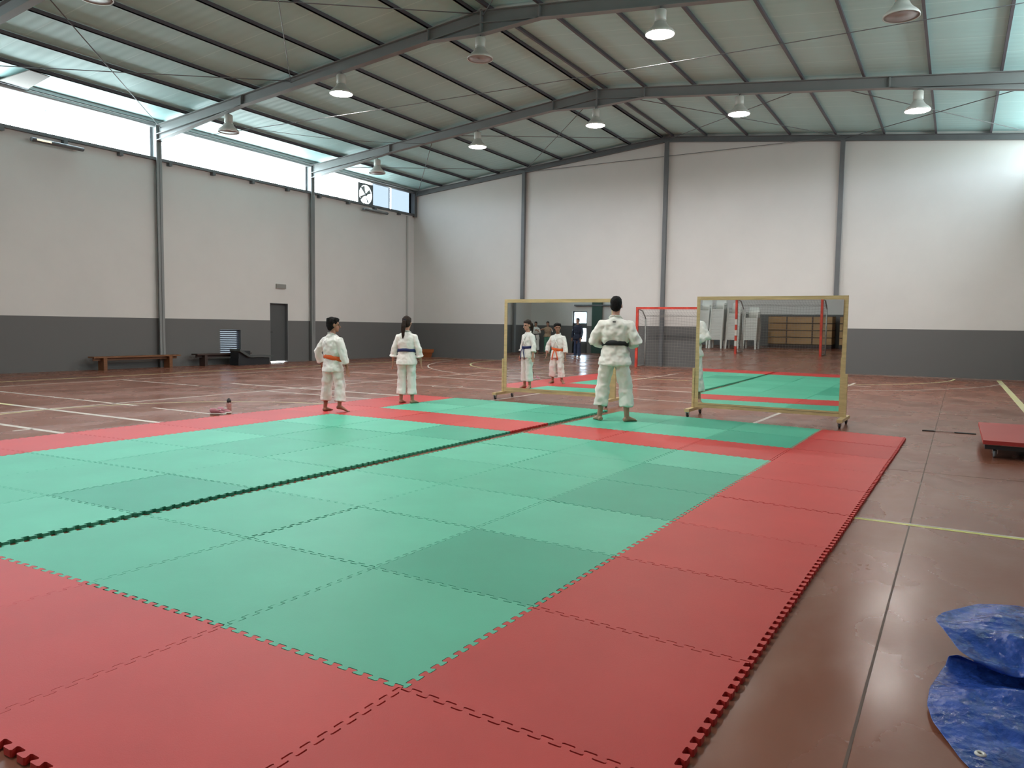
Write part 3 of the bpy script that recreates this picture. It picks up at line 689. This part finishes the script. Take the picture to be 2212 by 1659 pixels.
# ------------------------------------------------------------------ blue tarpaulin
def tarp():
    m = mat('blue_tarpaulin', (.024, .070, .33), .28, var=.3, vscale=9, bump=.8, bscale=26, spec=.5, rvar=.12)
    nt = m.node_tree; N = nt.nodes; L = nt.links; b = N['Principled BSDF']
    vo = N.new('ShaderNodeTexVoronoi'); vo.inputs['Scale'].default_value = 26; vo.feature = 'F1'
    tc = [x for x in N if x.type == 'TEX_COORD'][0]; L.new(tc.outputs['Object'], vo.inputs['Vector'])
    bp2 = N.new('ShaderNodeBump'); bp2.inputs['Strength'].default_value = .4; bp2.inputs['Distance'].default_value = .012
    L.new(vo.outputs['Distance'], bp2.inputs['Height']); old = b.inputs['Normal'].links[0].from_socket
    L.new(old, bp2.inputs['Normal']); L.new(bp2.outputs[0], b.inputs['Normal'])
    root = empty('tarpaulin', (1.2, -2.2, 0)); tag(root, 'crumpled blue tarpaulin with a metal eyelet lying on the floor at the bottom right', 'tarpaulin')
    # profile across the fold: (x, z) from the far edge over the top fold, back under, then forward along the floor
    prof = [(2.02, .012), (1.90, .10), (1.72, .155), (1.50, .165), (1.32, .150), (1.17, .135), (1.12, .120), (1.16, .105), (1.27, .075), (1.33, .04), (1.25, .03), (1.14, .055), (1.02, .075), (.88, .06), (.76, .05), (.66, .03), (.56, .02), (.46, .012)]
    nx = 44; vs = []; n = len(prof); sub = 4; P = []
    for i in range(n - 1):
        for k in range(sub): 
            a, b_ = prof[i], prof[i + 1]; P.append((a[0] + (b_[0] - a[0]) * k / sub, a[1] + (b_[1] - a[1]) * k / sub, (i + k / sub)))
    P.append((*prof[-1], n - 1))
    def leftedge(s):   # y of the left edge for profile position
        tab = [(0, -2.10), (1, -1.98), (2, -1.86), (3, -1.73), (3.5, -1.70), (4, -1.735), (5, -1.79), (6, -1.84), (7, -1.83), (8, -1.79), (9, -1.755), (10, -1.735), (11, -1.72), (12, -1.700), (13, -1.695), (14, -1.715), (15, -1.76), (16, -1.80), (17, -1.86)]
        for (a, ya), (b_, yb) in zip(tab, tab[1:]):
            if a <= s <= b_: return ya + (yb - ya) * (s - a) / (b_ - a)
        return tab[-1][1]
    for (x, z, s) in P:
        yl = leftedge(s); yr = -3.2
        for j in range(nx + 1):
            t_ = (j / nx) ** 1.25; y = yl + (yr - yl) * t_
            q = Vector((x * 2.2, y * 2.2, s * .35)); w1 = noise.noise(q) * .055 + noise.noise(q * 2.7) * .035 + noise.noise(q * 7) * .014
            e = min(1, t_ * 9 + .08); floor_ = .006 + .05 * 0
            zz = z + w1 * e * (1.0 if s < 7 else .8)
            if 7 <= s <= 9.5: zz = z + w1 * e * .5
            if s > 9.2: zz *= .35 + .65 * min(1, t_ * 5)
            if s < 7: zz -= .10 * max(0, 1 - t_ * 7) * (1 if s > 2 else .3) * 0
            xx = x + noise.noise(Vector((y * 3, s, 3))) * .035 * e + (.06 * t_ if s < 3 else 0) + (.0 if s < 14 else .03 * math.sin(y * 9) * t_)
            vs.append((xx - 1.2, y + 2.2, max(zz, floor_)))
    m_ = nx + 1; fs = [(i * m_ + j, i * m_ + j + 1, (i + 1) * m_ + j + 1, (i + 1) * m_ + j) for i in range(len(P) - 1) for j in range(nx)]
    mb = MB(); mb.add(vs, fs, True); o = mb.build('sheet', m, root)
    md = o.modifiers.new('t', 'SOLIDIFY'); md.thickness = .002; md.offset = 1
    md = o.modifiers.new('s', 'SUBSURF'); md.levels = 1; md.render_levels = 1
    bake(o)
    gy, gx = -1.85, .58
    MB().lathe((gx - 1.2, gy + 2.2, .030), [(.007, 0), (.007, .004), (.010, .006), (.015, .005), (.017, .002), (.017, -.001), (.007, -.001)], 20).build('eyelet', M['white_paint'], root)
    MB().lathe((gx - 1.2, gy + 2.2, .030), [(0, .001), (.0075, .001)], 16).build('eyelet_hole', M['rubber'], root)
tarp()

# ------------------------------------------------------------------ stacked chairs and tables behind the camera
def chair_mesh():
    mb = MB()
    for sx in (-1, 1):
        for sy in (-1, 1): mb.beam((sx * .26, sy * .25, 0), (sx * .235, sy * .215, .42), .06, .05, (0, 1, 0))
        mb.beam((sx * .255, .22, .655), (sx * .245, -.24, .64), .055, .02); mb.beam((sx * .25, .20, .42), (sx * .255, .215, .65), .045, .03, (0, 1, 0))
        mb.box((sx * .24, -.22, .36), (sx * .255, .22, .425))
    mb.box((-.25, -.23, .40), (.25, .24, .425)); mb.box((-.25, .225, .37), (.25, .245, .425))
    mb.loft([(0, -.22, .42), (0, -.27, .64), (0, -.32, .88)], [(.25, .012), (.25, .012), (.20, .012)], (1, 0, 0), 12, True, 4)
    return mb
ch0 = chair_mesh().build('plastic_chair', M['plastic_w']); first = True
stacks = [(-11.3, 8.6, 20, 'leftmost stack in the mirror'), (-11.2, 7.95, 21, 'second stack in the mirror'), (-11.4, 7.3, 18, 'third stack in the mirror'), (-11.5, 6.6, 15, 'rightmost stack in the mirror'), (-11.0, 9.3, 20, 'stack hidden behind the mirrored man')]
for x, y, n, lab in stacks:
    for k in range(n):
        o = ch0 if first else ch0.copy()
        if not first: COL.objects.link(o)
        first = False
        o.location = (x - .012 * k, y, .062 * k); o.rotation_euler = (0, 0, R(-90))
        tag(o, f'white plastic chair, level {k + 1} of the {lab}' if k else f'white plastic chair at the bottom of the {lab}', 'chair', 'stacked white plastic chairs')
for (y0, y1, n, lab) in ((3.7, 6.3, 4, 'long'), (1.0, 3.4, 4, 'short')):
    for k in range(n):
        o = empty('storage_box', (-13.5, (y0 + y1) / 2, .165 + k * .30)); h = (y1 - y0) / 2
        MB().box((-.4, -h, .012), (.4, h, .28)).build('body', M['table'], o)
        MB().box((-.41, -h, .28), (.41, h, .294)).box((-.36, -h + .1, 0), (.36, -h + .2, .012)).box((-.36, h - .2, 0), (.36, h - .1, .012)).build('lid', M['bench_d'], o)
        MB().box((.40, -.55, .02), (.412, -.5, .27)).box((.40, .5, .02), (.412, .55, .27)).build('strap', M['bench_d'], o)  # dark strips paint in the vertical shadows on the box fronts
        tag(o, f"{lab} brown wooden box, {ordn[k]} from the bottom of its pile by the front wall", 'box', 'piles of long brown boxes')
    o = MB().box((-13.9, y0, 0), (-13.1, y1, .158)).build('pallet', M['bench_d']); tag(o, f'dark low pallet under the {lab} brown boxes', 'pallet')

# ------------------------------------------------------------------ people
def person(name, loc, rz, H, P):
    """local frame: facing +X, left is +Y, heights for a 1.76 m figure scaled by H/1.76"""
    s = H / 1.76; hs = P.get('head', 1.0)
    root = empty(name, loc, rz); tag(root, P['label'], 'person')
    kid = hs > 1.05
    V = lambda *a: Vector(a) * s
    skin = P.get('skin', M['skin'])
    shw = P.get('sh', .185) - .012; hz = P.get('hip', .90)
    hipw = .095
    body = MB()
    # trunk
    body.loft([V(0, 0, hz - .08), V(-.005, 0, hz), V(.0, 0, 1.08), V(.0, 0, 1.2), V(-.01, 0, 1.34), V(-.01, 0, 1.43), V(-.005, 0, 1.47)], [(.13 * s, .09 * s), (.155 * s, .10 * s), (.13 * s, .09 * s), (.14 * s, .095 * s), (.135 * s, .085 * s), (.085 * s, .055 * s), (.055 * s, .05 * s)], (0, 1, 0), 18)
    neck0 = V(-.005, 0, 1.44); hc = V(.025, 0, 1.44) + Vector((0, 0, 1)) * (.195 * s * (.5 + .5 * hs)); hr = s * hs
    body.loft([neck0, neck0.lerp(hc, .45), hc], [.058 * s, .052 * s, .058 * s], (0, 1, 0), 14)
    HY = Matrix.Rotation(P.get('head_yaw', 0), 3, 'Z') @ Matrix.Rotation(P.get('head_pitch', 0), 3, 'Y')
    def hp(x, y, z): return hc + HY @ (Vector((x, y, z)) * hr)
    body.ell(hp(-.012, 0, .03), (.098 * hr, .076 * hr, .092 * hr), 18, 12, HY)
    body.ell(hp(.018, 0, -.045), (.070 * hr, .058 * hr, .075 * hr), 16, 10, HY)
    body.ell(hp(.062, 0, -.098), (.022 * hr, .024 * hr, .018 * hr), 10, 6, HY)
    body.loft([hp(.086, 0, .012), hp(.103, 0, -.018), hp(.112, 0, -.036), hp(.092, 0, -.044)], [.008 * hr, .012 * hr, .016 * hr, .011 * hr], HY @ Vector((0, 1, 0)), 8)
    body.ell(hp(.083, 0, -.066), (.012 * hr, .026 * hr, .007 * hr), 10, 6, HY); body.ell(hp(.080, 0, -.078), (.012 * hr, .022 * hr, .007 * hr), 10, 6, HY)
    body.ell(hp(.072, 0, .022), (.02 * hr, .05 * hr, .011 * hr), 10, 6, HY)
    for q in (1, -1): body.ell(hp(-.005, q * .079, -.008), (.018 * hr, .009 * hr, .031 * hr), 10, 6, HY)
    # limbs
    arms = P['arms']; legs = P['legs']
    for q, nm in ((1, 'L'), (-1, 'R')):
        sh = V(-.01, q * shw, 1.40); el = V(*arms[nm][0]); wr = V(*arms[nm][1]); fd = Vector(arms[nm][2]).normalized(); thumb = Vector(arms[nm][3]).normalized()
        body.loft([V(-.01, q * .10, 1.36), sh - V(0, q * .02, .05), sh.lerp(el, .5), el, el.lerp(wr, .3), wr], [.045 * s, .045 * s, .045 * s, .038 * s, .038 * s, .026 * s], (1, 0, 0.1), 12)
        # hand: palm, four fingers, thumb
        pn_ = fd.cross(thumb).normalized(); th = (thumb - fd * thumb.dot(fd)).normalized()
        pm = wr + fd * .085 * s * hs ** .5; k = s * hs ** .5
        body.loft([wr - fd * .01, wr + fd * .03 * k, pm], [(.024 * k, .018 * k), (.036 * k, .015 * k), (.040 * k, .013 * k)], th, 12)
        curl = P.get('curl', .5)
        for fi, (o_, ln) in enumerate(((.029, .072), (.010, .080), (-.010, .075), (-.029, .058))):
            b0 = pm + th * (o_ * k) - fd * .012 * k; pts = [b0]; dd = fd.copy() + th * (o_ * 2.2)
            for sg in range(3):
                dd = (dd + pn_ * (-q) * curl * (.35 + .1 * fi * .3) * 1.0).normalized(); pts.append(pts[-1] + dd * (ln * k * (.45, .32, .23)[sg] + (.012 * k if sg == 0 else 0)))
            body.loft(pts, [.0090 * k, .0088 * k, .0080 * k, .0065 * k], th, 8)
        b0 = wr + fd * .028 * k + th * .024 * k
        body.loft([b0, b0 + (th * .7 + fd * .6).normalized() * .034 * k, b0 + (th * .45 + fd).normalized() * .066 * k], [.012 * k, .0105 * k, .008 * k], fd, 8)
        hip, kn, an, fy = V(0, q * hipw, hz - .02), V(*legs[nm][0]), V(*legs[nm][1]), legs[nm][2]
        lift = legs[nm][3] if len(legs[nm]) > 3 else 0
        body.loft([hip, hip.lerp(kn, .5), kn, kn.lerp(an, .35), kn.lerp(an, .75), an], [.085 * s, .072 * s, .052 * s, .054 * s, .040 * s, .036 * s], (0, 1, 0), 14)
        fx = Vector((math.cos(fy), math.sin(fy), 0)); sd = Vector((-math.sin(fy), math.cos(fy), 0)); a = an; f0 = Vector((a.x, a.y, 0))
        hz_ = lift
        heel = f0 - fx * .045 * s + Vector((0, 0, .030 * s + hz_)); mid = f0 + fx * .07 * s + Vector((0, 0, .034 * s + hz_ * .55)); ball = f0 + fx * .145 * s + Vector((0, 0, .019 * s + hz_ * .06))
        body.loft([heel - fx * .012 * s, heel, f0 + fx * .02 * s + Vector((0, 0, .045 * s + hz_ * .8)), mid, ball], [(.018 * s, .018 * s), (.033 * s, .030 * s), (.034 * s, .045 * s), (.038 * s, .032 * s), (.045 * s, .018 * s)], sd, 14)
        body.loft([a, f0 + Vector((0, 0, .045 * s + hz_ * .9))], [.036 * s, .036 * s], (0, 1, 0), 12)
        for ti, (o_, ln, rr) in enumerate(((-.030, .062, .0125), (-.010, .060, .009), (.006, .054, .0085), (.020, .047, .008), (.033, .038, .0078))):
            tb = ball - fx * .012 * s + sd * (o_ * q * s); tb.z = .012 * s + hz_ * .03
            body.loft([tb, tb + fx * ln * .6 * s, tb + fx * ln * s - Vector((0, 0, .003 * s))], [rr * s * 1.1, rr * s, rr * s * .8], sd, 8)
    bo = body.build('body', skin, root); remesh(bo, .0058 * (.5 + .5 * s) if P.get('detail', 1) else .011, 2, .45)
    # eyes and hair
    for q in (1, -1): 
        MB().ell(hp(.0815, q * .029, .002), (.008 * hr, .0125 * hr, .007 * hr), 12, 8, HY).build('eye', M['eye'], root)
        MB().ell(hp(.088, q * .030, .019), (.005 * hr, .020 * hr, .0035 * hr), 10, 6, HY).build('eyebrow', P['hairm'], root)
    hb = MB()
    hb.ell(hp(-.024, 0, .046), (.100 * hr, .084 * hr, .092 * hr), 20, 12, HY)
    hb.ell(hp(-.042, 0, -.002), (.078 * hr, .080 * hr, .085 * hr), 18, 12, HY)
    if P.get('hair') == 'mop':
        hb.ell(hp(.02, 0, .083), (.080 * hr, .078 * hr, .045 * hr), 18, 10, HY)
        for k in range(14):
            a = k * .9; hb.ell(hp(-.02 + .07 * math.cos(a), .072 * math.sin(a), .075 + .02 * math.sin(k * 2.1)), (.032 * hr, .032 * hr, .032 * hr), 8, 6)
        hb.ell(hp(-.06, 0, -.055), (.045 * hr, .062 * hr, .045 * hr), 12, 8, HY)
    elif P.get('hair') == 'short':
        hb.ell(hp(.025, 0, .09), (.062 * hr, .062 * hr, .035 * hr), 16, 8, HY); hb.ell(hp(-.062, 0, -.04), (.036 * hr, .058 * hr, .045 * hr), 12, 8, HY)
    else:
        hb.ell(hp(.012, 0, .078), (.078 * hr, .074 * hr, .042 * hr), 16, 8, HY)
        if P['hair'] == 'long': hb.loft([hp(-.05, 0, .0), hp(-.075, 0, -.1), hp(-.07, 0, -.24), hp(-.06, 0, -.36)], [(.07 * hr, .04 * hr), (.085 * hr, .04 * hr), (.09 * hr, .035 * hr), (.05 * hr, .02 * hr)], HY @ Vector((0, 1, 0)), 12)
    ho = hb.build('hair', P['hairm'], root); remesh(ho, .009 * hr, 2, .4, .012 * hr, .03)
    if P['hair'] == 'pony':
        pb = MB(); pb.loft([hp(-.10, 0, .045), hp(-.15, 0.004, .02), hp(-.158, .01, -.06), hp(-.145, .016, -.15), hp(-.125, .022, -.24), hp(-.12, .024, -.30)], [(.020 * hr, .018 * hr), (.034 * hr, .028 * hr), (.043 * hr, .032 * hr), (.040 * hr, .03 * hr), (.026 * hr, .02 * hr), (.006 * hr, .006 * hr)], HY @ Vector((0, 1, 0)), 14)
        po = pb.build('ponytail', P['hairm'], root); remesh(po, .008 * hr, 2, .4, .01, .03)
        MB().loft([hp(-.112, 0, .047), hp(-.128, 0, .04)], [.024 * hr, .024 * hr], (0, 1, 0), 12).build('hair_tie', M['navy'], root)
    # jacket
    J = P['jacket']; hem = J['hem']; wz = J['waist']; jm = J['mat']; jb = MB(); fl_ = J.get('flare', .0); fb_ = J.get('full', 1.0)
    jb.loft([V(0, 0, hem), V(0, 0, hem + .06), V(-.0, 0, wz - .05), V(0, 0, wz), V(-.005, 0, wz + .06), V(-.01, 0, 1.26), V(-.015, 0, 1.36), V(-.015, 0, 1.43), V(-.012, 0, 1.475)],
            [((.222 + fl_) * s, .170 * s), ((.214 + fl_) * s, .160 * s), (.178 * s, .125 * s), (.166 * s, .115 * s), (.182 * fb_ * s, .130 * s), (.195 * fb_ * s, .135 * s), (.185 * fb_ * s, .120 * s), (.130 * s, .085 * s), (.070 * s, .065 * s)], (0, 1, 0), 24, True, 2.3)
    for q, nm in ((1, 'L'), (-1, 'R')):
        sh = V(-.01, q * shw, 1.355); el = V(*arms[nm][0]); wr = V(*arms[nm][1]); e = J['sleeve']; end = el.lerp(wr, e)
        if e <= 0: end = sh.lerp(el, 1 + e)
        rs = J.get('rs', 1.0); pts = [V(-.01, q * .06, 1.385), sh, sh.lerp(el, .5), el, el.lerp(end, .5), end] if e > 0 else [V(-.01, q * .08, 1.38), sh, sh.lerp(end, .5), end]
        rr = [.075, .080, .075 * rs, .072 * rs, .072 * rs, .070 * rs] if e > 0 else [.085, .078, .068 * rs, .062 * rs]
        jb.loft(pts, [(a * s, a * s * .95) for a in rr], (1, 0, .1), 14)
        if J.get('cuff'): jb.loft([end - (end - el).normalized() * .03 * s, end], [(.083 * s, .083 * s)] * 2, (1, 0, .1), 14)
    jo = jb.build(J.get('name', 'jacket'), jm, root); remesh(jo, .0115 * s, 3, .5, J.get('wr', .03) * s, .09 * s)
    if J.get('gi'):
        cb_ = MB(); w_ = .020 * s
        for q in (1, -1):
            cb_.loft([V(-.085, 0, 1.487), V(-.065, q * .055, 1.485), V(-.01, q * .082, 1.465), V(.055, q * .066, 1.42), V(.108, q * .042, 1.35), V(.138, q * .0, 1.27), V(.14, -q * .05, 1.18), V(.132, -q * .07, wz + .03)], [(.006 * s, w_), (.007 * s, w_)] + [(.008 * s, w_ * .9)] * 5 + [(.007 * s, w_ * .8)], (1, 0, .4), 8)
        cb_.build('collar', jm, root)
        if J.get('mark'): MB().box(V(-.142, -.022, 1.398), V(-.128, .022, 1.412)).build('neck_label', M['belt_k'], root)
        bz = J.get('tilt', 0)
        bb = MB(); n = 36; vs = []
        hh_ = J.get('bh', .026) * s
        for k in range(n):
            t = 2 * math.pi * k / n
            for dr, dz in ((0, -1), (.012, -.8), (.012, .8), (0, 1)):
                a_, b_ = .128 * s + dr * s, (.179) * s + dr * s
                vs.append((a_ * math.cos(t), b_ * math.sin(t), wz * s + dz * hh_ + bz * s * math.sin(t) - .018 * s * math.cos(t)))
        bb.add(vs, [(k * 4 + c, ((k + 1) % n) * 4 + c, ((k + 1) % n) * 4 + c + 1, k * 4 + c + 1) for k in range(n) for c in range(3)], True)
        bel = bb.build('belt', J['belt'], root)
        MB().ell(V(.15, 0, wz - .018), (.022 * s, .035 * s, .026 * s), 12, 8).build('knot', J['belt'], bel)
        for q in (1, -1):
            tt = MB(); tt.loft([V(.155, q * .015, wz - .03), V(.175, q * .045, wz - .10), V(.175, q * .075, wz - .20), V(.17, q * .095, wz - .33)], [(.019 * s, .004 * s)] * 4, (0, 1, 0), 8); tt.build('belt_tail', J['belt'], bel)
    # trousers
    T_ = P['trousers']; tb = MB(); tr = T_.get('r', 1.0)
    tb.loft([V(0, 0, hz - .10), V(0, 0, hz), V(0, 0, wz - .02)], [(.155 * s, .108 * s), (.162 * s, .115 * s), (.145 * s, .1 * s)], (0, 1, 0), 20, True, 2.3)
    for q, nm in ((1, 'L'), (-1, 'R')):
        hip, kn, an = V(0, q * hipw, hz - .02), V(*legs[nm][0]), V(*legs[nm][1]); zc = T_['end'] * s; f_ = (kn.z - zc) / max(1e-3, kn.z - an.z); end = kn.lerp(an, min(f_, 1))
        tb.loft([hip, hip.lerp(kn, .45), kn, kn.lerp(end, .5), end], [(.105 * s, .115 * s), (.098 * tr * s, .11 * tr * s), (.092 * tr * s, .10 * tr * s), (.094 * tr * s, .102 * tr * s), (.097 * tr * s, .108 * tr * s)], (0, 1, 0), 18, True, 2.4)
    to = tb.build('trousers', T_['mat'], root); remesh(to, .0115 * s, 3, .5, T_.get('wr', .03) * s, .10 * s)
    return root

gm = M['gi_m']
person('person', (7.85, 2.40, .0262), R(14), 1.745, dict(label='man in a white karate suit and black belt standing with his back to the camera', hairm=M['hair'], hair='short', skin=M['skin'], sh=.20, curl=.9,
    arms=dict(L=((-.03, .315, 1.13), (.20, .17, 1.10), (.75, -.65, .05), (.1, 0, 1)), R=((-.03, -.315, 1.13), (.20, -.17, 1.10), (.75, .65, .05), (.1, 0, 1))),
    legs=dict(L=((.03, .16, .49), (-.01, .195, .085), R(32)), R=((.03, -.16, .49), (-.01, -.19, .085), R(-42))),
    jacket=dict(gi=1, hem=.80, flare=.012, waist=1.095, mat=gm, belt=M['belt_k'], sleeve=.75, rs=1.12, full=1.10, bh=.034, wr=.045, mark=1, name='jacket'), trousers=dict(mat=gm, end=.215, r=1.02, wr=.045)))
person('person', (8.01, 6.195, .0262), R(26), 1.43, dict(label='girl with a ponytail in a white karate suit and navy blue belt', hairm=M['hair_b'], hair='pony', head=1.12, sh=.175, head_yaw=R(-8), head_pitch=R(6), curl=.45,
    arms=dict(L=((-.02, .255, 1.12), (.02, .285, .86), (.05, .05, -1), (1, 0, 0)), R=((-.02, -.255, 1.12), (.03, -.29, .86), (.05, -.08, -1), (1, 0, 0))),
    legs=dict(L=((.02, .10, .49), (0, .115, .085), R(-12)), R=((.02, -.10, .49), (0, -.12, .085), R(-35))),
    jacket=dict(gi=1, hem=.80, waist=1.085, mat=M['gi'], belt=M['belt_b'], sleeve=.62, cuff=1, rs=.95, full=.95, bh=.034, wr=.03), trousers=dict(mat=M['gi'], end=.185, r=.95)))
person('person', (6.38, 6.31, .0262), R(1), 1.38, dict(label='dark-haired boy in a white karate suit and orange belt, left of the girl', hairm=M['hair'], hair='mop', skin=M['skin_b'], head=1.14, sh=.19, head_yaw=R(-38), curl=.5,
    arms=dict(L=((-.05, .335, 1.13), (.07, .33, .87), (.3, 0, -1), (.8, -.6, 0)), R=((-.0, -.255, 1.12), (.06, -.30, .84), (.1, -.05, -1), (1, 0, 0))),
    legs=dict(L=((.01, .15, .49), (-.03, .165, .085), R(5)), R=((.05, -.14, .49), (.0, -.165, .12), R(-50), .045)),
    jacket=dict(gi=1, hem=.76, waist=1.03, mat=M['gi'], belt=M['belt_o'], sleeve=.72, rs=1.05, full=1.08, bh=.043, tilt=.03, wr=.035), trousers=dict(mat=M['gi'], end=.20, r=1.0, wr=.04)))
person('person', (-8.5, 12.9, 0), R(15), 1.76, dict(label='man in dark navy clothes standing by the glazed door behind the camera', hairm=M['hair'], hair='short', detail=0, sh=.19,
    arms=dict(L=((0, .27, 1.13), (.05, .27, .87), (.2, 0, -1), (1, 0, 0)), R=((0, -.27, 1.13), (.10, -.26, .87), (.2, 0, -1), (1, 0, 0))),
    legs=dict(L=((.02, .10, .49), (0, .11, .085), R(10)), R=((.02, -.10, .49), (0, -.11, .085), R(-10))),
    jacket=dict(hem=.82, waist=1.05, mat=M['navy'], sleeve=.95, rs=.85, name='jacket'), trousers=dict(mat=M['jeans'], end=.08, r=.72)))
person('person', (-11.9, 16.2, 0), R(-10), 1.62, dict(label='long-haired woman in green trousers with an arm held out, behind the camera', hairm=M['hair_b'], hair='long', detail=0, sh=.175,
    arms=dict(L=((.18, .34, 1.30), (.40, .48, 1.28), (1, .5, 0), (0, 0, 1)), R=((.15, -.30, 1.28), (.38, -.40, 1.22), (1, 0, 0), (0, 0, 1))),
    legs=dict(L=((.02, .09, .49), (0, .10, .085), R(10)), R=((.02, -.09, .49), (0, -.10, .085), R(-10))),
    jacket=dict(hem=.92, waist=1.1, mat=M['tan'], sleeve=-.4, rs=.8, name='top'), trousers=dict(mat=M['teal'], end=.08, r=.95)))
person('person', (-11.6, 16.72, 0), R(-10), 1.60, dict(label='dark-haired person in a white karate suit and black belt, behind the camera', hairm=M['hair'], hair='short', detail=0, sh=.175,
    arms=dict(L=((0, .27, 1.13), (.15, .25, .92), (.5, 0, -1), (1, 0, 0)), R=((.08, -.27, 1.18), (.32, -.25, 1.25), (1, 0, 0), (0, 0, 1))),
    legs=dict(L=((.02, .10, .49), (0, .13, .085), R(10)), R=((.02, -.10, .49), (0, -.13, .085), R(-10))),
    jacket=dict(gi=1, hem=.80, waist=1.08, mat=M['gi'], belt=M['belt_k'], sleeve=.7), trousers=dict(mat=M['gi'], end=.2, r=1.0)))
